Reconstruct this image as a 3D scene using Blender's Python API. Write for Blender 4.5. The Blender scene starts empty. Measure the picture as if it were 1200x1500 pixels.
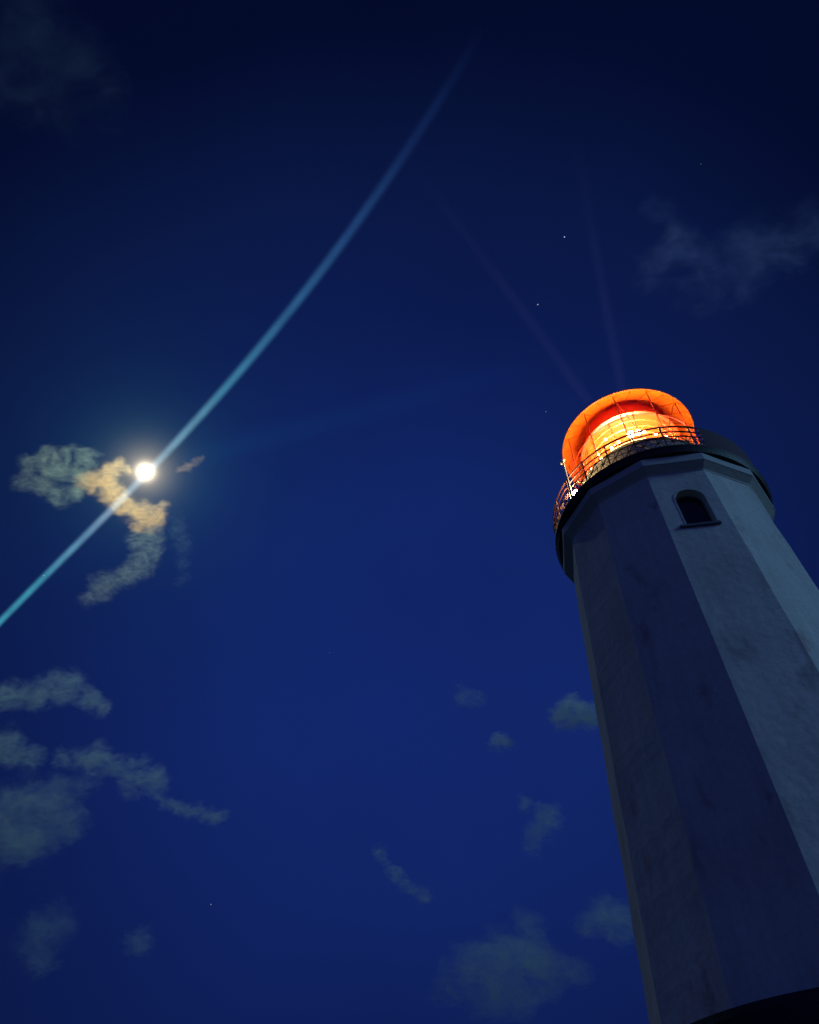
import bpy, bmesh, math, random
from mathutils import Vector, Matrix
from math import sin, cos, pi, radians as R, atan2

random.seed(7)
sc = bpy.context.scene
col = sc.collection

# ------------------------------------------------------------------ camera
CAMZ = 1.6
FPX = 1091.0
PITCH = R(50.13)
cd = bpy.data.cameras.new('camera')
cd.sensor_fit = 'HORIZONTAL'; cd.sensor_width = 36.0; cd.lens = 36.0 * FPX / 1200.0
cd.clip_start = 0.1; cd.clip_end = 60000
cam = bpy.data.objects.new('camera', cd); col.objects.link(cam)
cam.location = (0, 0, CAMZ); cam.rotation_euler = (PITCH + pi / 2, 0, 0)
sc.camera = cam
FW = Vector((0, cos(PITCH), sin(PITCH))); RT = Vector((1, 0, 0)); UP = Vector((0, -sin(PITCH), cos(PITCH)))
EYE = Vector((0, 0, CAMZ))

def ray(px, py):
    return (FW + RT * ((px - 600) / FPX) - UP * ((py - 750) / FPX)).normalized()

MOON_DIR = ray(213, 691)

# ------------------------------------------------------------------ render settings
sc.view_settings.view_transform = 'Standard'; sc.view_settings.look = 'None'
sc.view_settings.exposure = 0; sc.view_settings.gamma = 1
cy = sc.cycles
cy.use_denoising = True
cy.volume_bounces = 2; cy.volume_max_steps = 512; cy.transparent_max_bounces = 24
cy.max_bounces = 6; cy.diffuse_bounces = 3; cy.sample_clamp_indirect = 4.0

# ------------------------------------------------------------------ world: night sky with the moon's aureole
W = bpy.data.worlds.new('World'); sc.world = W; W.use_nodes = True
nt = W.node_tree; N = nt.nodes; L = nt.links; N.clear()

def mk(tree, kind, **kw):
    n = tree.nodes.new(kind)
    for k, v in kw.items(): setattr(n, k, v)
    return n

def math_(tree, op, a, b=None, c=None, clamp=False):
    n = tree.nodes.new('ShaderNodeMath'); n.operation = op; n.use_clamp = clamp
    for i, v in enumerate((a, b, c)):
        if v is None: continue
        if isinstance(v, (int, float)): n.inputs[i].default_value = v
        else: tree.links.new(v, n.inputs[i])
    return n.outputs[0]

def vmath(tree, op, a, b=None, scale=None):
    n = tree.nodes.new('ShaderNodeVectorMath'); n.operation = op
    for i, v in enumerate((a, b)):
        if v is None: continue
        if isinstance(v, (tuple, Vector, list)): n.inputs[i].default_value = tuple(v)
        else: tree.links.new(v, n.inputs[i])
    if scale is not None:
        if isinstance(scale, (int, float)): n.inputs['Scale'].default_value = scale
        else: tree.links.new(scale, n.inputs['Scale'])
    return n.outputs['Value'] if op in ('DOT_PRODUCT', 'DISTANCE', 'LENGTH') else n.outputs[0]

def ramp(tree, fac, stops, interp='LINEAR'):
    n = tree.nodes.new('ShaderNodeValToRGB'); n.color_ramp.interpolation = interp
    e = n.color_ramp.elements
    while len(e) < len(stops): e.new(0.5)
    for i, (p, c) in enumerate(stops):
        e[i].position = p; e[i].color = (*c, 1)
    tree.links.new(fac, n.inputs[0]); return n.outputs[0]

def srgb(r, g, b):
    f = lambda v: (v / 255 / 12.92) if v / 255 <= .04045 else ((v / 255 + .055) / 1.055) ** 2.4
    return (f(r), f(g), f(b))

tc = mk(nt, 'ShaderNodeTexCoord')
dirn = vmath(nt, 'NORMALIZE', tc.outputs['Generated'])
# brightest in a broad patch of sky low in front, darkest overhead, paler again behind, added as unseen fill on the tower
off0 = math_(nt, 'DIVIDE', math_(nt, 'ARCCOSINE', math_(nt, 'MINIMUM', vmath(nt, 'DOT_PRODUCT', dirn, ray(600, 1000)), 0.9999999)), pi)
grad = ramp(nt, off0, [(0.0, srgb(17, 37, 104)), (14 / 180, srgb(17, 37, 102)), (28 / 180, srgb(12, 27, 79)), (37 / 180, srgb(10, 23, 66)),
                       (46 / 180, srgb(4, 12, 45)), (58 / 180, srgb(3, 9, 38)), (82 / 180, srgb(17, 28, 80)), (120 / 180, srgb(42, 58, 132)), (1.0, srgb(42, 58, 128))])
md = vmath(nt, 'DOT_PRODUCT', dirn, MOON_DIR)
th = math_(nt, 'MULTIPLY', math_(nt, 'ARCCOSINE', math_(nt, 'MINIMUM', md, 0.9999999)), 180 / pi)  # degrees off the moon
def glow(color, sigma, power):
    e = math_(nt, 'EXPONENT', math_(nt, 'MULTIPLY', math_(nt, 'POWER', math_(nt, 'DIVIDE', th, sigma), power), -1.0))
    return vmath(nt, 'SCALE', color, scale=e)
gsum = grad
for c, s, p in (((3.6, 3.0, 2.2), 0.50, 2.0), ((0.60, 0.46, 0.28), 1.15, 1.35), ((0.020, 0.080, 0.070), 2.8, 1.2), ((0.001, 0.010, 0.014), 8.0, 1.4)):
    gsum = vmath(nt, 'ADD', gsum, glow(c, s, p))
# uneven thin air: slow variation over the sky
nz = mk(nt, 'ShaderNodeTexNoise'); nz.inputs['Scale'].default_value = 2.6; nz.inputs['Detail'].default_value = 3
L.new(dirn, nz.inputs['Vector'])
gsum = vmath(nt, 'SCALE', gsum, scale=math_(nt, 'MULTIPLY_ADD', nz.outputs[0], 0.4, 0.8))
bg = mk(nt, 'ShaderNodeBackground'); L.new(gsum, bg.inputs[0]); bg.inputs[1].default_value = 1.0
wo = mk(nt, 'ShaderNodeOutputWorld'); L.new(bg.outputs[0], wo.inputs[0])

# ------------------------------------------------------------------ cool light from the right (the one sun lamp)
sd = bpy.data.lights.new('sun', 'SUN'); sd.energy = 0.80; sd.angle = R(14); sd.color = (0.24, 0.60, 1.0)
so = bpy.data.objects.new('sun', sd); col.objects.link(so)
az, sel = R(-24), R(24)
tol = Vector((cos(az) * cos(sel), sin(az) * cos(sel), sin(sel)))
so.rotation_euler = tol.to_track_quat('Z', 'Y').to_euler(); so.location = tol * 60

# ------------------------------------------------------------------ helpers
def tag(o, label=None, cat=None, group=None, kind=None):
    if label: o['label'] = label
    if cat: o['category'] = cat
    if group: o['group'] = group
    if kind: o['kind'] = kind
    return o

def empty(name, loc):
    o = bpy.data.objects.new(name, None); col.objects.link(o); o.location = loc; o.empty_display_size = .3
    return o

def link(name, me, mat=None, parent=None, loc=None):
    o = bpy.data.objects.new(name, me); col.objects.link(o)
    if mat: me.materials.append(mat)
    if parent:
        o.parent = parent
    if loc is not None: o.location = loc
    return o

def obj(name, bm, mat, parent=None, loc=None, smooth=False):
    bmesh.ops.recalc_face_normals(bm, faces=bm.faces)
    me = bpy.data.meshes.new(name); bm.to_mesh(me); bm.free()
    if smooth:
        for p in me.polygons: p.use_smooth = True
    return link(name, me, mat, parent, loc)

def bar(bm, a, b, r, n=8):
    a, b = Vector(a), Vector(b); d = (b - a); q = d.to_track_quat('Z', 'Y').to_matrix()
    va = [bm.verts.new(a + q @ Vector((r * cos(2 * pi * i / n), r * sin(2 * pi * i / n), 0))) for i in range(n)]
    vb = [bm.verts.new(b + q @ Vector((r * cos(2 * pi * i / n), r * sin(2 * pi * i / n), 0))) for i in range(n)]
    for i in range(n): bm.faces.new((va[i], va[(i + 1) % n], vb[(i + 1) % n], vb[i]))
    bm.faces.new(va[::-1]); bm.faces.new(vb)

def lathe(bm, prof, n=96, ph=0.0, close=False, a0=0.0, a1=2 * pi):
    """revolve (r,z) profile; closed profile loop when close"""
    full = abs(a1 - a0 - 2 * pi) < 1e-6
    cnt = n if full else n + 1
    rings = []
    for i in range(cnt):
        a = ph + a0 + (a1 - a0) * i / n
        rings.append([bm.verts.new((r * cos(a), r * sin(a), z)) for r, z in prof])
    m = len(prof)
    for i in range(n):
        A, B = rings[i], rings[(i + 1) % cnt]
        for j in range(m if close else m - 1):
            k = (j + 1) % m
            bm.faces.new((A[j], B[j], B[k], A[k]))
    if not full and close:
        bm.faces.new(rings[0]); bm.faces.new(rings[-1][::-1])

def torus(bm, rad, z, r, n=144, m=8, a0=0.0, a1=2 * pi):
    lathe(bm, [(rad + r * cos(2 * pi * i / m), z + r * sin(2 * pi * i / m)) for i in range(m)], n, 0, True, a0, a1)

def boxm(bm, M, x0, x1, y0, y1, z0, z1):
    v = [bm.verts.new(M @ Vector(p)) for p in ((x0, y0, z0), (x1, y0, z0), (x1, y1, z0), (x0, y1, z0), (x0, y0, z1), (x1, y0, z1), (x1, y1, z1), (x0, y1, z1))]
    for f in ((0, 3, 2, 1), (4, 5, 6, 7), (0, 1, 5, 4), (1, 2, 6, 5), (2, 3, 7, 6), (3, 0, 4, 7)):
        bm.faces.new([v[i] for i in f])

# ------------------------------------------------------------------ materials
def pmat(name, color, rough=0.7, metal=0.0, bump=0.0, bscale=20, var=0.0, vscale=3.0, spec=0.3, stretch=None):
    m = bpy.data.materials.new(name); m.use_nodes = True; t = m.node_tree
    b = t.nodes['Principled BSDF']; b.inputs['Roughness'].default_value = rough; b.inputs['Metallic'].default_value = metal
    b.inputs['Specular IOR Level'].default_value = spec
    b.inputs['Base Color'].default_value = (*color, 1)
    tcn = t.nodes.new('ShaderNodeTexCoord')
    vec = tcn.outputs['Object']
    if stretch: vec = vmath(t, 'MULTIPLY', vec, stretch)
    if var:
        n = t.nodes.new('ShaderNodeTexNoise'); n.inputs['Scale'].default_value = vscale; n.inputs['Detail'].default_value = 6
        n.inputs['Roughness'].default_value = .65
        t.links.new(vec, n.inputs['Vector'])
        f = math_(t, 'MULTIPLY_ADD', n.outputs[0], 2 * var, 1 - var)
        t.links.new(vmath(t, 'SCALE', color, scale=f), b.inputs['Base Color'])
    if bump:
        n2 = t.nodes.new('ShaderNodeTexNoise'); n2.inputs['Scale'].default_value = bscale; n2.inputs['Detail'].default_value = 5
        t.links.new(tcn.outputs['Object'], n2.inputs['Vector'])
        bp = t.nodes.new('ShaderNodeBump'); bp.inputs['Strength'].default_value = bump; bp.inputs['Distance'].default_value = .03
        t.links.new(n2.outputs[0], bp.inputs['Height']); t.links.new(bp.outputs[0], b.inputs['Normal'])
    return m

def emit(name, color, s):
    m = bpy.data.materials.new(name); m.use_nodes = True; t = m.node_tree; t.nodes.clear()
    e = mk(t, 'ShaderNodeEmission'); e.inputs[0].default_value = (*color, 1); e.inputs[1].default_value = s
    o = mk(t, 'ShaderNodeOutputMaterial'); t.links.new(e.outputs[0], o.inputs[0]); return m

def plaster():
    m = pmat('weathered white render', (.62, .58, .60), .9, bump=.5, bscale=5, spec=.15)
    t = m.node_tree; b = t.nodes['Principled BSDF']
    tcn = t.nodes.new('ShaderNodeTexCoord'); v = tcn.outputs['Object']
    def noise(vec, s, d, r=.6):
        n = t.nodes.new('ShaderNodeTexNoise'); n.inputs['Scale'].default_value = s; n.inputs['Detail'].default_value = d
        n.inputs['Roughness'].default_value = r; t.links.new(vec, n.inputs['Vector']); return n.outputs[0]
    streak = noise(vmath(t, 'MULTIPLY', v, (1, 1, .09)), 1.9, 6, .7)
    blot = noise(v, .55, 4); fine = noise(v, 9, 4)
    s1 = ramp(t, streak, [(.30, (.82, .80, .79)), (.46, (.92, .92, .92)), (.6, (1, 1, 1))])
    b1 = ramp(t, blot, [(.33, (.86, .85, .84)), (.50, (.95, .95, .95)), (.7, (1.0, 1.0, 1.0))])
    f1 = ramp(t, fine, [(.3, (.88, .88, .88)), (.6, (1, 1, 1))])
    # damp rust patches low on the shaft
    p2 = ramp(t, noise(vmath(t, 'MULTIPLY', v, (1, 1, .5)), 1.5, 3), [(.60, (1, 1, 1)), (.72, (.74, .64, .64))])
    cc = vmath(t, 'MULTIPLY', vmath(t, 'MULTIPLY', s1, b1), vmath(t, 'MULTIPLY', f1, p2))
    t.links.new(vmath(t, 'MULTIPLY', cc, (.70, .64, .56)), b.inputs['Base Color'])
    return m
M_wall = plaster()
M_corn = pmat('painted cornice', (.50, .46, .41), .85, bump=.3, bscale=8, var=.12)
M_dark = pmat('black painted iron', (.012, .012, .014), .55, bump=.3, bscale=14, var=.3)
M_iron = pmat('railing iron', (.055, .016, .011), .5)
M_sheet = pmat('dark wind sheet', (.075, .035, .05), .8, var=.25, vscale=2)
M_red = pmat('red enamel', (.92, .15, .007), .38, spec=.5, var=.12, vscale=2.5)
M_dred = pmat('deep red enamel', (.85, .05, .004), .35, spec=.6, var=.2, vscale=4)
M_bar = pmat('red glazing bar', (.55, .04, .01), .4)
M_cream = pmat('cream lantern paint', (.75, .62, .35), .6, var=.15, vscale=5)
M_grey = pmat('grey painted wall', (.33, .30, .28), .7, var=.2, vscale=4)
M_white = pmat('white mast', (.8, .75, .6), .5)
M_brass = pmat('brass', (.8, .52, .16), .3, metal=.8)
M_pane = pmat('dark window pane', (.01, .01, .012), .25)
M_stone = pmat('grey sill', (.16, .15, .16), .9, bump=.3)
M_bulb = emit('lamp filament', (1, .84, .55), 1300)
M_small = emit('lantern glint fill lamp', (1, .84, .55), 1500)
M_spot = emit('lens lamp', (1, .84, .55), 90)
M_glamp = emit('gallery lamp globe', (1, .70, .30), 800)

def glassy(name, tint, fog, fogcol, gloss):
    m = bpy.data.materials.new(name); m.use_nodes = True; t = m.node_tree; t.nodes.clear()
    tr = mk(t, 'ShaderNodeBsdfTransparent'); tr.inputs[0].default_value = (*tint, 1)
    tl = mk(t, 'ShaderNodeBsdfTranslucent'); tl.inputs[0].default_value = (*fogcol, 1)
    gl = mk(t, 'ShaderNodeBsdfGlossy'); gl.inputs['Roughness'].default_value = .06
    m1 = mk(t, 'ShaderNodeMixShader'); m1.inputs[0].default_value = fog
    m2 = mk(t, 'ShaderNodeMixShader'); m2.inputs[0].default_value = gloss
    t.links.new(tr.outputs[0], m1.inputs[1]); t.links.new(tl.outputs[0], m1.inputs[2])
    t.links.new(m1.outputs[0], m2.inputs[1]); t.links.new(gl.outputs[0], m2.inputs[2])
    o = mk(t, 'ShaderNodeOutputMaterial'); t.links.new(m2.outputs[0], o.inputs[0]); return m
M_glass = glassy('lantern glass', (.97, .97, .97), .0, (1, 1, 1), .04)
M_lens = glassy('amber lens glass', (.90, .80, .55), .02, (1, .80, .34), .05)

# ------------------------------------------------------------------ ground
bm = bmesh.new()
bmesh.ops.create_grid(bm, x_segments=60, y_segments=60, size=1)
for v in bm.verts:
    v.co.x = math.copysign(abs(v.co.x) ** 3, v.co.x) * 20000; v.co.y = math.copysign(abs(v.co.y) ** 3, v.co.y) * 20000
    if v.co.length > 60: v.co.z = random.uniform(-.4, .1)
g = obj('ground', bm, pmat('night grass', (.05, .06, .04), .95, var=.4, vscale=.6, bump=.6), smooth=True); tag(g, kind='structure')

# ------------------------------------------------------------------ lighthouse
S = 3.5
CX, CY = 2.3841 * S, 4.6543 * S
HG = 5.2708 * S + CAMZ           # gallery rim height
PH = -2.488 - R(1.3)     # azimuth of corner 0
RW, DW, TAP = .903 * S, .2145 * S, .0465
ZT = HG - DW                     # top of the wall
root = empty('lighthouse', (CX, CY, 0))
tag(root, 'white twelve-sided lighthouse tower with glowing orange lantern and dark iron gallery', 'lighthouse')

# wall, straight taper, finely divided so the arrises can wander slightly
bm = bmesh.new()
NZ = 60
prof = [(RW + TAP * (ZT - z), z) for z in [ZT * i / NZ for i in range(NZ + 1)]]
prof[-1] = (RW, ZT)
lathe(bm, prof, 12, PH)
bm.faces.new([v for v in bm.verts if abs(v.co.z) < 1e-6])
bm.faces.new([v for v in bm.verts if abs(v.co.z - ZT) < 1e-6])
from mathutils import noise as mnoise
for v in bm.verts:
    a = mnoise.noise(v.co * .9) * .02 + mnoise.noise(v.co * 2.7 + Vector((9, 0, 0))) * .008
    v.co.x *= 1 + a / RW; v.co.y *= 1 + a / RW
wall = obj('tower_wall', bm, M_wall, root)

# frame of the face that holds the window
am = PH + pi / 4                                  # middle azimuth of face 1-2
ap = RW * cos(pi / 12)                            # apothem at wall top
Nrm = Vector((cos(am), sin(am), 0)); Ux = Vector((-sin(am), cos(am), 0))
tilt = TAP * cos(pi / 12)
def face_m(z):                                    # matrix at height z: x along face, y outward, z up
    o = Nrm * (ap + tilt * (ZT - z))
    Zv = (Vector((0, 0, 1)) - Nrm * tilt).normalized()
    Yv = Ux.cross(Zv)
    return Matrix(((Ux.x, Yv.x, Zv.x, o.x), (Ux.y, Yv.y, Zv.y, o.y), (Ux.z, Yv.z, Zv.z, z), (0, 0, 0, 1)))
def arch(cx, w, z0, zs, n=18):                    # outline of an arched opening, bottom z0, spring zs
    pts = [(cx - w, z0), (cx + w, z0)] + [(cx + w * cos(pi * i / n), zs + w * sin(pi * i / n)) for i in range(n + 1)]
    return pts
def prism(bm, M, pts, y0, y1):
    a = [bm.verts.new(M @ Vector((x, y0, z))) for x, z in pts]; b = [bm.verts.new(M @ Vector((x, y1, z))) for x, z in pts]
    n = len(pts)
    for i in range(n): bm.faces.new((a[i], a[(i + 1) % n], b[(i + 1) % n], b[i]))
    bm.faces.new(a[::-1]); bm.faces.new(b)
def arch_ring(bm, M, o, i, y0, y1):               # band between two arch outlines
    n = len(o)
    A = [[bm.verts.new(M @ Vector((x, y, z))) for x, z in p] for p in (o, i) for y in (y0, y1)]
    for k in range(n):
        j = (k + 1) % n
        if k == 0: continue                       # open at the bottom
        for P, Q in ((0, 1), (2, 3), (0, 2), (1, 3)):
            bm.faces.new((A[P][k], A[P][j], A[Q][j], A[Q][k]))
zwin = ZT - 1.7
MF = face_m(zwin)
WC, WW, WB, WS = .07, .41, -.74, .42
cut = bmesh.new(); prism(cut, MF, arch(WC, WW, WB, WS), -.27, .4)
cm = bpy.data.meshes.new('cut'); bmesh.ops.recalc_face_normals(cut, faces=cut.faces); cut.to_mesh(cm); cut.free()
co = bpy.data.objects.new('cut', cm); col.objects.link(co); co.parent = root
bo = wall.modifiers.new('b', 'BOOLEAN'); bo.object = co; bo.operation = 'DIFFERENCE'; bo.solver = 'EXACT'
bpy.context.view_layer.update()
dg = bpy.context.evaluated_depsgraph_get()
nm = bpy.data.meshes.new_from_object(wall.evaluated_get(dg)); wall.modifiers.clear(); wall.data = nm
if not nm.materials: nm.materials.append(M_wall)
bpy.data.objects.remove(co)
bm = bmesh.new(); arch_ring(bm, MF, arch(WC, WW + .035, WB, WS), arch(WC, WW - .005, WB, WS), -.02, .014)
win = obj('window', bm, M_corn, root)
bm = bmesh.new(); arch_ring(bm, MF, arch(WC, WW - .012, WB + .01, WS), arch(WC, WW - .045, WB + .01, WS), -.24, -.20)
obj('window_frame', bm, M_grey, win)
bm = bmesh.new(); prism(bm, MF, arch(WC, WW - .015, WB + .005, WS), -.262, -.225)
obj('window_pane', bm, M_pane, win)
bm = bmesh.new()
boxm(bm, MF, -.54, .54, -.28, .07, WB - .11, WB - .003)
bmesh.ops.bevel(bm, geom=bm.edges[:], offset=.02, segments=2, affect='EDGES')
obj('window_sill', bm, M_stone, win)

# cornice: flared soffit and upright fascia, twelve-sided
bm = bmesh.new()
RC = .9734 * S
lathe(bm, [(RW - .25, ZT - .02), (RW + .012, ZT - .02), (RW + .03, ZT + .03), (RC - .03, ZT + .20), (RC, ZT + .22), (RC + .01, HG - .0717 * S),
           (RW - .25, HG - .0717 * S)], 12, PH, True)
obj('cornice', bm, M_corn, root)

# gallery deck: round dark slab
bm = bmesh.new()
lathe(bm, [(.3, HG - .07 * S + .004), (.955 * S, HG - .07 * S + .004), (.975 * S, HG - .058 * S), (.99 * S, HG - .02 * S), (S, HG), (S, HG + .05),
           (.985 * S, HG + .07), (.3, HG + .07)], 144, 0, True)
obj('gallery_deck', bm, M_dark, root, smooth=False)
DZ = HG + .07
# railing
RR = .968 * S
zr = [HG + .335 * S, HG + .255 * S, HG + .185 * S, HG + .035 * S]
bm = bmesh.new(); torus(bm, RR, zr[0], .030)
rail = obj('railing', bm, M_iron, root, smooth=True)
for z, r in ((zr[1], .024), (zr[2], .022), (zr[3], .022)):
    bm = bmesh.new(); torus(bm, RR, z, r); obj('guard_rail', bm, M_iron, rail, smooth=True)
NP = 24
def pol(a, r, z): return (r * cos(a), r * sin(a), z)
for k in range(NP):
    a = PH + 2 * pi * k / NP; b = PH + 2 * pi * (k + 1) / NP; m = (a + b) / 2
    bm = bmesh.new(); bar(bm, pol(a, RR, DZ), pol(a, RR, zr[0] + .03), .028); obj('railing_post', bm, M_iron, rail)
    bm = bmesh.new(); zc = (zr[2] + zr[3]) / 2; q = .016
    for a1, z1, a2, z2 in ((a, zr[2], m, zr[3]), (b, zr[2], m, zr[3]), (a, zr[3], m, zr[2]), (b, zr[3], m, zr[2]), (m, zr[3], m, zr[2]),
                           ((a + m) / 2, zr[3], (a + m) / 2, zr[2]), ((b + m) / 2, zr[3], (b + m) / 2, zr[2])):
        bar(bm, pol(a1, RR, z1), pol(a2, RR, z2), q, 6)
    torus(bm, RR, zc, .012, 8, 5, a, b)
    obj('lattice_panel', bm, M_iron, rail)
# canvas wind sheet tied inside the railing on the right
bm = bmesh.new()
lathe(bm, [(RR + .03, DZ + .01), (RR + .04, DZ + .01), (RR + .04, zr[0] - .02), (RR + .03, zr[0] - .02)], 40, 0, True, R(-79), R(20))
obj('wind_sheet', bm, M_sheet, rail)

# lantern room
RG = .655 * S
ZB = HG + .60 * S
ZE = HG + 1.43 * S
bm = bmesh.new(); lathe(bm, [(RG - .12, DZ + .003), (RG + .02, DZ + .003), (RG + .02, ZB - .06), (RG + .07, ZB - .05), (RG + .07, ZB), (RG - .12, ZB)], 72, 0, True)
lw = obj('lantern_wall', bm, M_grey, root)
bm = bmesh.new(); lathe(bm, [(.2, ZB - .12), (RG - .14, ZB - .12), (RG - .14, ZB - .02), (.2, ZB - .02)], 48, 0, True)
obj('lantern_floor', bm, M_cream, lw)
bm = bmesh.new(); lathe(bm, [(RG, ZB + .01), (RG, ZE - .02)], 96, 0)
glz = obj('glazing', bm, M_glass, root, smooth=True)
for k in range(12):
    a = PH + 2 * pi * k / 12
    bm = bmesh.new(); bar(bm, pol(a, RG + .02, ZB), pol(a, RG + .02, ZE), .022); obj('astragal', bm, M_bar, glz)
for f in (.02, .52):
    z = ZB + (ZE - ZB) * f
    bm = bmesh.new(); torus(bm, RG + .015, z, .018, 96, 6); obj('glazing_ring', bm, M_bar, glz)
# slanted stays under the roof
for a0_, a1_ in ((PH + 2 * pi * 3 / 12, PH + 2 * pi * 2.55 / 12), (PH + 2 * pi * 1 / 12, PH + 2 * pi * 1.5 / 12)):
    bm = bmesh.new(); bar(bm, pol(a0_, RG - .05, ZE), pol(a1_, .50 * S, ZB + 1.2), .016); obj('roof_stay', bm, M_bar, glz)

# roof: red underside slopes in to the ventilator throat
bm = bmesh.new()
R0, R1 = .70 * S, .44 * S
Z1 = HG + 1.61 * S
lathe(bm, [(R0, ZE), (R1, Z1), (.02, Z1 + .02), (.02, Z1 + 1.3), (R1 * .6, Z1 + .95), (R1 + .1, Z1 + .35), (R0 + .02, ZE + .07), (R0 + .02, ZE + .01)], 120, 0, True)
roof = obj('lantern_roof', bm, M_red, root)
bm = bmesh.new()
for k in range(24):
    a = PH + 2 * pi * k / 24
    v = [bm.verts.new(pol(a + s * .004, r, z)) for s in (-1, 1) for r, z in ((R0 - .05, ZE + .02), (R1 + .02, Z1 - .02))]
    w = [bm.verts.new(p.co - Vector((0, 0, .05))) for p in v]
    for q in ((v[0], v[1], w[1], w[0]), (v[2], v[3], w[3], w[2]), (w[0], w[1], w[3], w[2])): bm.faces.new(q)
obj('roof_ribs', bm, M_red, roof)
bm = bmesh.new(); torus(bm, R0 + .005, ZE + .03, .035, 144, 8); obj('eave_bead', bm, M_red, roof, smooth=True)
bm = bmesh.new(); bmesh.ops.create_uvsphere(bm, u_segments=24, v_segments=16, radius=.4)
for v in bm.verts: v.co.z += Z1 + 1.5
bar(bm, (0, 0, Z1 + 1.8), (0, 0, Z1 + 3.0), .03)
obj('roof_finial', bm, M_red, roof, smooth=True)
# deep red drum hanging under the roof
bm = bmesh.new()
lathe(bm, [(R1 - .04, Z1 - .01), (R1 + .0, Z1 - .01), (.50 * S, HG + 1.33 * S), (.53 * S, HG + 1.30 * S), (.53 * S, HG + 1.29 * S), (.49 * S, HG + 1.30 * S)], 96, 0, True)
obj('lens_drum', bm, M_dred, roof, smooth=False)

# lens: amber glass barrel of stacked rings, brass uprights
ZL1 = HG + 1.285 * S
bm = bmesh.new()
pr = []
nr = 14
for i in range(nr + 1):
    z = ZB + .12 + (ZL1 - ZB - .14) * i / nr
    t = i / nr
    base = .40 * S + .09 * S * t
    pr.append((base + .035, z)); 
    if i < nr: pr.append((base, z + (ZL1 - ZB) / nr * .8))
lathe(bm, pr, 72, 0)
lens = obj('lens', bm, M_lens, root, smooth=True)
for k in range(12):
    a = PH + pi / 12 + 2 * pi * k / 12
    bm = bmesh.new(); bar(bm, pol(a, .41 * S, ZB), pol(a, .50 * S, ZL1), .022, 6); obj('lens_upright', bm, M_brass, lens)
for k, f in enumerate((.16, .30, .44, .58, .72, .86)):
    z = ZB + (ZL1 - ZB) * f; bm = bmesh.new(); torus(bm, (.40 + .09 * f) * S + .05, z, .017, 96, 6); obj('lens_band', bm, M_brass, lens, smooth=True)
bm = bmesh.new(); lathe(bm, [(.02, ZB), (.55, ZB), (.5, ZB + .2), (.2, ZB + .3), (.14, ZB + 1.0), (.02, ZB + 1.0)], 32)
obj('lamp_pedestal', bm, M_cream, lens)
def bulb(name, x, y, z, r, mat, par, sq=1.0):
    bm = bmesh.new(); bmesh.ops.create_icosphere(bm, subdivisions=2, radius=r)
    for v in bm.verts: v.co.z *= sq
    me = bpy.data.meshes.new(name); bm.to_mesh(me); bm.free()
    return link(name, me, mat, par, (x, y, z))
bulb('lamp', 0, 0, ZB + 1.35, .13, M_bulb, lens, 1.3)
for ang, hh, r in ((-96.5, 1.13, .10), (-108, 1.12, .13), (-140, 1.05, .06)):
    a = R(ang); bulb('lamp', .40 * S * cos(a), .40 * S * sin(a), HG + hh * S - .12, r, M_spot, lens)
for ang, rr, hh, r in ((-111, .60, .83, .055), (-99, .60, .81, .045), (-89.5, .60, .765, .04), (-79.6, .60, .735, .04), (-146.5, .60, .79, .045),
                       (-135, .58, .95, .035), (-124, .58, .80, .03), (-160, .6, .72, .04), (-40, .6, .75, .04), (0, .6, .75, .04), (60, .6, .75, .04), (120, .6, .75, .04)):
    a = R(ang); bulb('glint_fill_lamp', rr * S * cos(a), rr * S * sin(a), HG + hh * S, r, M_small, lens)  # lamps added for the glints low in the glass and to brighten the ceiling

# small lamp and mast on the gallery's left side
a = R(-157.4)
bm = bmesh.new(); bar(bm, pol(a, .96 * S, DZ), pol(a, .96 * S, HG + .62 * S), .035); bar(bm, pol(a - .03, .96 * S, HG + .62 * S), pol(a + .03, .96 * S, HG + .63 * S), .05)
mast = obj('gallery_mast', bm, M_white, root)
bulb('mast_lamp', *pol(a, .93 * S - .05, HG + .16 * S), .095, M_glamp, mast)

# dark ledge round the foot of the shaft
bm = bmesh.new()
ZQ = 5.64; rq = RW + TAP * (ZT - ZQ)
lathe(bm, [(rq - .15, ZQ), (rq + .28, ZQ + .02), (rq + .30, ZQ - .10), (rq + .26, ZQ - .42), (rq - .15, ZQ - .46)], 96, 0, True)
obj('base_ledge', bm, M_dark, root)

# ------------------------------------------------------------------ the moon and a few stars
bm = bmesh.new(); bmesh.ops.create_icosphere(bm, subdivisions=3, radius=1)
mm = bpy.data.meshes.new('moon'); bm.to_mesh(mm); bm.free()
mo = link('moon', mm, emit('moonlight', (.56, .86, 1.0), 980)); DM = 20000
mo.location = EYE + MOON_DIR * DM; mo.scale = (DM * .0080,) * 3
tag(mo, 'small round glaring white full moon behind clouds on the left', 'moon')
stars = [((827, 347), 1.1, 1.34, 'brightest tiny star, alone high between the long beam and the right-hand cloud'),
         ((788, 446), 1.1, 1.09, 'tiny star on the dark sky above left of the orange lantern'),
         ((800, 603), .9, 0.42, 'dim star just left of the glowing lantern'),
         ((64, 843), 1.0, 0.67, 'tiny star showing through the lower end of the pale light beam'),
         ((309, 1325), .9, 0.67, 'single faint star low in the sky under the left-hand clouds'),
         ((483, 956), .8, 0.29, 'very faint star in the empty middle of the sky'),
         ((1027, 240), .8, 0.21, 'very faint star above the dim cloud at the right')]
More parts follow.
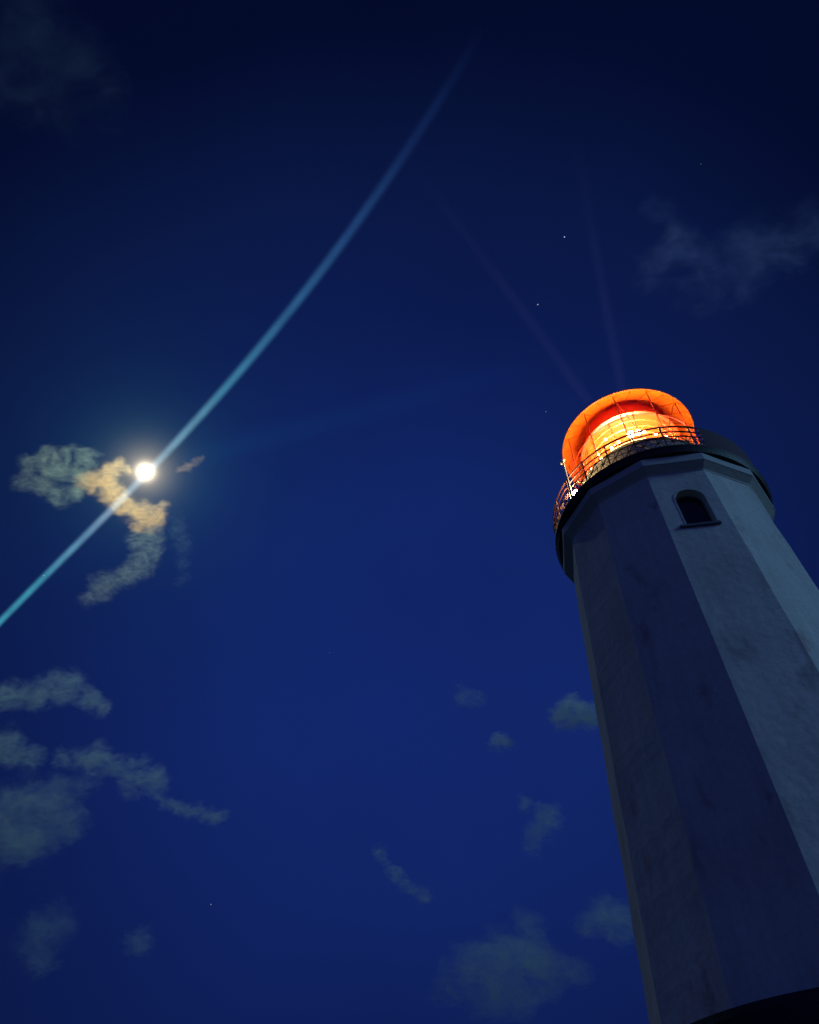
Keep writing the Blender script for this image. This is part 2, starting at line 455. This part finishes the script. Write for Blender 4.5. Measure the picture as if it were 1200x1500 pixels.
for (px, py), r, s, lab in stars:
    d = ray(px, py)
    bm = bmesh.new(); bmesh.ops.create_icosphere(bm, subdivisions=1, radius=1)
    me = bpy.data.meshes.new('star'); bm.to_mesh(me); bm.free()
    o = link('star', me, emit('starlight', (.75, .85, 1), s * .6)); o.location = EYE + d * 24000
    o.scale = (24000 * r * .75 / FPX,) * 3; tag(o, lab, 'star', 'stars in the night sky')

# ------------------------------------------------------------------ light beams, level with the lamp
ZBM = HG + 1.0 * S
def on_level(px, py):
    d = ray(px, py); return EYE + d * ((ZBM - CAMZ) / d.z)
def polyfit(xs, ys, deg):
    n = deg + 1
    A = [[sum(x ** (i + j) for x in xs) for j in range(n)] + [sum(y * x ** i for x, y in zip(xs, ys))] for i in range(n)]
    for i in range(n):
        p = max(range(i, n), key=lambda r: abs(A[r][i])); A[i], A[p] = A[p], A[i]
        for r in range(n):
            if r != i:
                f = A[r][i] / A[i][i]; A[r] = [a_ - f * b_ for a_, b_ in zip(A[r], A[i])]
    return [A[i][n] / A[i][i] for i in range(n)]
def beam(label, pts, rad, stops, strength, deg=2, group='light beams swept by the lighthouse'):
    """pts: where the beam passes (pixels -> the lamp's level); stops: (position along, colour)"""
    P = [on_level(*p) for p in pts]
    O = P[0]; X = (P[-1] - P[0]); LEN = X.length; X.normalize(); Z = Vector((0, 0, 1)); Y = Z.cross(X)
    xs = [(p - O).dot(X) / LEN for p in P]; ys = [(p - O).dot(Y) for p in P]
    cf = polyfit(xs, ys, deg) + [0] * (3 - deg)
    print('beam', label, 'len', round(LEN, 1), 'resid', [round(y - sum(c * x ** i for i, c in enumerate(cf)), 2) for x, y in zip(xs, ys)])
    bm = bmesh.new(); n = 48; m = 20; prev = None
    for i in range(n + 1):
        x = i / n; y = sum(c * x ** k for k, c in enumerate(cf))
        rr_ = rad * 1.5
        ring = [bm.verts.new((x * LEN, y + rr_ * cos(2 * pi * j / m), rr_ * sin(2 * pi * j / m))) for j in range(m)]
        if prev:
            for j in range(m): bm.faces.new((prev[j], prev[(j + 1) % m], ring[(j + 1) % m], ring[j]))
        else: bm.faces.new(ring)
        prev = ring
    bm.faces.new(prev)
    m_ = bpy.data.materials.new('lit air'); m_.use_nodes = True; t = m_.node_tree; t.nodes.clear()
    tcn = mk(t, 'ShaderNodeTexCoord'); sp = mk(t, 'ShaderNodeSeparateXYZ'); t.links.new(tcn.outputs['Object'], sp.inputs[0])
    x = math_(t, 'DIVIDE', sp.outputs[0], LEN)
    yc = math_(t, 'MULTIPLY_ADD', math_(t, 'MULTIPLY_ADD', math_(t, 'MULTIPLY_ADD', x, cf[3], cf[2]), x, cf[1]), x, cf[0])
    dy = math_(t, 'SUBTRACT', sp.outputs[1], yc)
    rho2 = math_(t, 'DIVIDE', math_(t, 'ADD', math_(t, 'MULTIPLY', dy, dy), math_(t, 'MULTIPLY', sp.outputs[2], sp.outputs[2])), rad * rad)
    core = math_(t, 'EXPONENT', math_(t, 'MULTIPLY', math_(t, 'POWER', rho2, 1.4), -1.15))
    c = ramp(t, x, stops)
    nzb = mk(t, 'ShaderNodeTexNoise'); nzb.inputs['Detail'].default_value = 5; nzb.inputs['Scale'].default_value = 1.1; t.links.new(tcn.outputs['Object'], nzb.inputs['Vector'])
    st = math_(t, 'MULTIPLY', core, math_(t, 'MULTIPLY_ADD', nzb.outputs[0], .9, .55))
    e = mk(t, 'ShaderNodeEmission'); t.links.new(c, e.inputs[0]); t.links.new(math_(t, 'MULTIPLY', st, strength), e.inputs[1])
    o_ = mk(t, 'ShaderNodeOutputMaterial'); t.links.new(e.outputs[0], o_.inputs['Volume'])
    m_.cycles.homogeneous_volume = False
    try: m_.cycles.volume_step_rate = 1.0
    except Exception: pass
    ob = obj('light_beam', bm, m_)
    ob.matrix_world = Matrix(((X.x, Y.x, 0, O.x), (X.y, Y.y, 0, O.y), (X.z, Y.z, 1, O.z), (0, 0, 0, 1)))
    tag(ob, label, 'light beam', group)
    return ob
teal = (.075, .42, .55); lav = (.22, .36, .62)
beam('long pale blue-green light beam crossing the sky past the moon', [(-70, 985), (0, 912), (80, 830), (165, 745), (240, 668), (345, 545), (450, 425), (520, 330), (600, 220), (640, 155), (690, 70), (708, 35)],
     .145, [(0, (.045, .33, .41)), (.25, (.06, .34, .44)), (.35, (.16, .36, .50)), (.40, (.30, .44, .56)), (.48, (.34, .50, .60)), (.55, (.20, .44, .54)), (.62, (.075, .33, .44)), (.72, (.045, .20, .35)), (.82, (.022, .085, .22)), (.90, (.007, .026, .09)), (.96, (.002, .007, .032)), (1.0, (0, 0, 0))], 1.75, 3)  # paler middle stops put the moon's glow into the beam colour
beam('faint violet beam leaning left from the top of the lantern', [(862, 588), (800, 500), (720, 395), (640, 290), (600, 235)], .17,
     [(0, (.010, .010, .030)), (.5, (.008, .009, .027)), (1, (0, 0, 0))], .9, 2)
beam('faint violet beam rising almost upright from the lantern', [(912, 575), (890, 450), (866, 340), (852, 260), (840, 180)], .17,
     [(0, (.011, .012, .034)), (.5, (.007, .009, .026)), (1, (0, 0, 0))], .9, 2)
beam('broad very faint beam sloping from the moon towards the lantern', [(270, 675), (400, 640), (560, 598), (700, 556), (830, 520)], .42,
     [(0, (.0, .007, .018)), (.3, (.0, .007, .020)), (.8, (0, .002, .012)), (1, (0, 0, 0))], .8, 2)

# ------------------------------------------------------------------ clouds: real volumes, lit by the moon and the lamp
ROTM = Matrix(((RT.x, UP.x, -FW.x), (RT.y, UP.y, -FW.y), (RT.z, UP.z, -FW.z)))
def cloud(label, blobs, depth, tau, cell=22, soft=1.3, warm=.70, tint=(.78, 1.0, .76), warp=.55, base=1.0, group='moonlit clouds', step=.3, bias=0.0, grow=1.3, iso=.55, tex=.22):
    mx = sum(b[0] for b in blobs) / len(blobs); my = sum(b[1] for b in blobs) / len(blobs)
    s = depth / FPX
    full = []
    for i, b in enumerate(blobs):
        full.append(b)
        if i + 1 < len(blobs) and len(blobs) < 40:
            c = blobs[i + 1]; d = math.hypot(b[0] - c[0], b[1] - c[1])
            if d < (1.8 if len(blobs) < 12 else 1.25) * (b[2] + c[2]): full.append(((b[0] + c[0]) / 2, (b[1] + c[1]) / 2 + random.uniform(-.2, .2) * b[2], (b[2] + c[2]) / 2 * .9))
    blobs = full
    bm = bmesh.new(); loc = []
    for i, (x, y, r) in enumerate(blobs):
        r *= grow
        c = Vector((x - mx, -(y - my), random.uniform(-.3, .3) * r)); loc.append((c, r))
        bmesh.ops.create_icosphere(bm, subdivisions=3, radius=r * 1.32, matrix=Matrix.Translation(c))
    me = bpy.data.meshes.new('cloud'); bm.to_mesh(me); bm.free()
    o = bpy.data.objects.new('cloud', me); col.objects.link(o)
    rm = o.modifiers.new('r', 'REMESH'); rm.mode = 'VOXEL'; rm.voxel_size = max(1.5, min(b[2] for b in blobs) / 4)
    bpy.context.view_layer.update()
    me2 = bpy.data.meshes.new_from_object(o.evaluated_get(bpy.context.evaluated_depsgraph_get()))
    o.modifiers.clear(); o.data = me2; me2.name = 'cloud'; bpy.data.meshes.remove(me)
    m = bpy.data.materials.new('cloud vapour'); m.use_nodes = True; t = m.node_tree; t.nodes.clear()
    tcn = mk(t, 'ShaderNodeTexCoord'); p = tcn.outputs['Object']
    rmean = sum(b[1] for b in loc) / len(loc)
    off = random.uniform(-500, 500)
    def noise(vec, sc_, det, ro=.55):
        n = mk(t, 'ShaderNodeTexNoise'); n.inputs['Scale'].default_value = sc_; n.inputs['Detail'].default_value = det
        n.inputs['Roughness'].default_value = ro; t.links.new(vec, n.inputs['Vector']); return n
    n1 = noise(vmath(t, 'ADD', vmath(t, 'MULTIPLY', p, (.7, 1.1, 1)), (off, off * .7, 0)), 1.0 / cell, 2.5)
    wv = vmath(t, 'SCALE', vmath(t, 'SUBTRACT', n1.outputs['Color'], (.5, .5, .5)), scale=warp * rmean * 2.4)
    q = vmath(t, 'ADD', p, wv)
    acc = None
    for c, r in loc:
        d = math_(t, 'MULTIPLY_ADD', vmath(t, 'DISTANCE', q, c), -1.0 / r, 1.0)
        acc = d if acc is None else math_(t, 'SMOOTH_MAX', acc, d, .25)
    n2 = noise(vmath(t, 'ADD', vmath(t, 'MULTIPLY', q, (.62, 1.1, 1)), (off * .3, 90, 40)), 1.5 / cell, 6, .6)
    v = math_(t, 'ADD', math_(t, 'MULTIPLY', acc, 1.3), math_(t, 'MULTIPLY', math_(t, 'SUBTRACT', n2.outputs[0], .5), 3.0))
    mr = mk(t, 'ShaderNodeMapRange', interpolation_type='SMOOTHSTEP')
    t.links.new(v, mr.inputs[0]); mr.inputs[1].default_value = .12 + bias; mr.inputs[2].default_value = .12 + bias + soft
    # thins out to nothing before the rim of its body, which stays unwarped
    a2 = None
    for c, r in loc:
        d = math_(t, 'MULTIPLY_ADD', vmath(t, 'DISTANCE', p, c), -1.0 / (r * 1.28), 1.0)
        a2 = d if a2 is None else math_(t, 'MAXIMUM', a2, d)
    rim = mk(t, 'ShaderNodeMapRange', interpolation_type='SMOOTHSTEP'); t.links.new(a2, rim.inputs[0]); rim.inputs[1].default_value = 0.0; rim.inputs[2].default_value = .45
    # torn texture inside the body
    n3 = noise(vmath(t, 'ADD', vmath(t, 'MULTIPLY', q, (.8, 1.3, 1)), (7, off, 3)), 3.2 / cell, 5, .6)
    m3 = mk(t, 'ShaderNodeMapRange', interpolation_type='SMOOTHSTEP'); t.links.new(n3.outputs[0], m3.inputs[0])
    m3.inputs[1].default_value = .36; m3.inputs[2].default_value = .66; m3.inputs[3].default_value = tex; m3.inputs[4].default_value = 1.35
    dens = math_(t, 'MULTIPLY', math_(t, 'MULTIPLY', mr.outputs[0], rim.outputs[0]), m3.outputs[0])
    sig = tau / (rmean * s)
    lobes = [(tint, warm, base), (tuple(min(1, c * 1.3) for c in tint), 0.0, iso)]
    acc_s = None
    for colr, g_, w_ in lobes:
        de = math_(t, 'MULTIPLY', dens, sig * w_)
        vs = mk(t, 'ShaderNodeVolumeScatter'); vs.inputs['Color'].default_value = (*colr, 1); vs.inputs['Anisotropy'].default_value = g_
        va = mk(t, 'ShaderNodeVolumeAbsorption'); va.inputs['Color'].default_value = (*colr, 1)
        t.links.new(de, vs.inputs['Density']); t.links.new(de, va.inputs['Density'])
        for sh in (vs.outputs[0], va.outputs[0]):
            if acc_s is None: acc_s = sh
            else:
                ad = mk(t, 'ShaderNodeAddShader'); t.links.new(acc_s, ad.inputs[0]); t.links.new(sh, ad.inputs[1]); acc_s = ad.outputs[0]
    oo = mk(t, 'ShaderNodeOutputMaterial'); t.links.new(acc_s, oo.inputs['Volume'])
    m.cycles.volume_step_rate = step
    me2.materials.append(m)
    centre = EYE + (FW + RT * ((mx - 600) / FPX) - UP * ((my - 750) / FPX)) * depth
    o.matrix_world = Matrix.LocRotScale(centre, ROTM.to_quaternion(), (s, s, s))
    tag(o, label, 'cloud', group)
    return o

G = 'moonlit clouds'
cloud('bright cloud tinted with the peach-orange moon corona, curling round the lower left of the moon',
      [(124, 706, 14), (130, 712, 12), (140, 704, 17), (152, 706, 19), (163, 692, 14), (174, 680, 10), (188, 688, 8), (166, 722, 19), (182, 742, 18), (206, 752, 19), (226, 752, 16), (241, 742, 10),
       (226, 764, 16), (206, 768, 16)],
      2600, .40, cell=22, soft=1.2, warm=.92, tint=(1.0, .50, .19), base=1.25, iso=.15, warp=.55, step=.1, bias=-.18, grow=1.25, tex=.3)  # orange of the moon's corona is put into this cloud's tint
cloud('ragged grey-green cloud wing at the far left of the bright orange cloud',
      [(34, 704, 15), (44, 682, 16), (66, 664, 15), (100, 662, 14), (142, 664, 11), (112, 690, 18), (80, 684, 20), (62, 712, 18), (92, 728, 16), (112, 718, 14), (126, 690, 10)],
      2680, .27, cell=26, soft=1.1, warm=.86, tint=(1.0, .97, .52), base=.8, iso=.3, warp=.8, step=.1, bias=-.1, grow=1.3, tex=.3)
cloud('grey-green cloud tail hanging down from the bright orange cloud',
      [(224, 784, 17), (202, 790, 18), (218, 806, 20), (208, 828, 21), (188, 842, 18), (166, 850, 20), (146, 862, 20), (132, 876, 17)],
      2680, .26, cell=26, soft=1.1, warm=.84, tint=(1.0, .97, .54), base=.8, iso=.3, warp=.6, step=.1, bias=-.15, grow=1.25, tex=.05)
cloud('small wisp tinted with the peach moon corona just right of the moon', [(262, 688, 6), (275, 683, 9), (288, 676, 7), (296, 671, 5)], 2600, .2, cell=9, warm=.88, tint=(1.0, .52, .25), base=1.0, iso=.1)  # corona orange carried by the scatter tint here too
cloud('thin grey scrap of cloud right below the moon', [(258, 762, 14), (264, 780, 16), (270, 800, 16), (268, 850, 12)], 2600, 0.150, cell=16)
cloud('highest of the three grey-green cloud banks at the left edge', [(96, 1006, 26), (50, 1020, 24), (5, 1024, 24), (150, 1034, 15), (122, 1020, 20), (70, 1005, 20), (-30, 1030, 26)], 3600, 0.632, cell=26, iso=.8, base=1.3)
cloud('middle grey-green cloud bank at the left edge with a bright knot', [(15, 1090, 26), (48, 1108, 19), (-20, 1100, 26), (90, 1112, 16), (142, 1114, 24), (172, 1124, 17), (208, 1116, 13), (226, 1142, 22), (190, 1145, 18)], 3600, 0.603, cell=24, iso=.8, base=1.3)
cloud('largest and lowest grey-green cloud bank at the left edge', [(20, 1186, 42), (75, 1172, 34), (122, 1156, 20), (60, 1220, 38), (0, 1236, 42), (100, 1205, 28), (-30, 1200, 40)], 3600, 0.575, cell=34, iso=.8, base=1.2)
cloud('thin streak of cloud trailing right from the left-hand banks', [(238, 1176, 11), (262, 1183, 13), (288, 1191, 13), (312, 1196, 14), (330, 1194, 9)], 3600, 0.575, cell=18)
cloud('small bright puff of cloud touching the left side of the tower', [(820, 1048, 17), (840, 1036, 18), (862, 1048, 18), (885, 1045, 16), (838, 1055, 15)], 3600, 0.632, cell=20, iso=1.6, base=1.6, bias=-.15)
cloud('tiny puff left of the tower below a fainter one', [(728, 1086, 14), (742, 1088, 12)], 3600, 0.632, cell=14, iso=1.0, bias=-.1)
cloud('fainter tiny smudge of cloud above the small puff', [(680, 1020, 18), (700, 1024, 14)], 3600, 0.345, cell=14)
cloud('dim slanting cloud patch between the tower and the tiny puff', [(770, 1178, 13), (808, 1194, 20), (794, 1216, 20), (778, 1238, 15)], 3600, 0.575, cell=22)
cloud('small broken wisp low in the middle of the sky', [(556, 1250, 12), (566, 1266, 9), (580, 1284, 14), (604, 1300, 11), (622, 1312, 13)], 3600, 0.575, cell=14)
cloud('broad dim cloud low in the sky left of the tower foot', [(780, 1368, 28), (742, 1398, 42), (690, 1424, 40), (720, 1444, 42), (800, 1430, 38), (780, 1400, 34), (655, 1448, 26), (840, 1420, 26)], 3600, 0.718, cell=36)
cloud('dim rounded cloud half behind the lower tower', [(882, 1340, 30), (915, 1348, 30), (860, 1355, 20)], 3600, 0.718, cell=26)
cloud('soft dark cloud patch near the lower left corner', [(62, 1360, 34), (86, 1350, 26), (60, 1396, 32)], 3600, 0.373, cell=30)
cloud('small faint smudge of cloud right of the lower left patch', [(206, 1378, 21)], 3600, 0.432, cell=18, bias=-.1)
cloud('wide dim cloud high at the right above the lantern', [(960, 395, 38), (1000, 358, 40), (1045, 400, 42), (1090, 370, 46), (1150, 372, 46), (1045, 430, 34), (964, 312, 26), (985, 430, 28), (1180, 340, 40)], 3200, 0.301, tint=(.85, .80, 1.0), cell=52, soft=1.5)
cloud('faint brownish cloud in the upper left corner', [(40, 40, 72), (120, 90, 54), (60, 130, 60), (150, 150, 38), (-20, 90, 70)], 3200, 0.081, cell=70, soft=1.5)
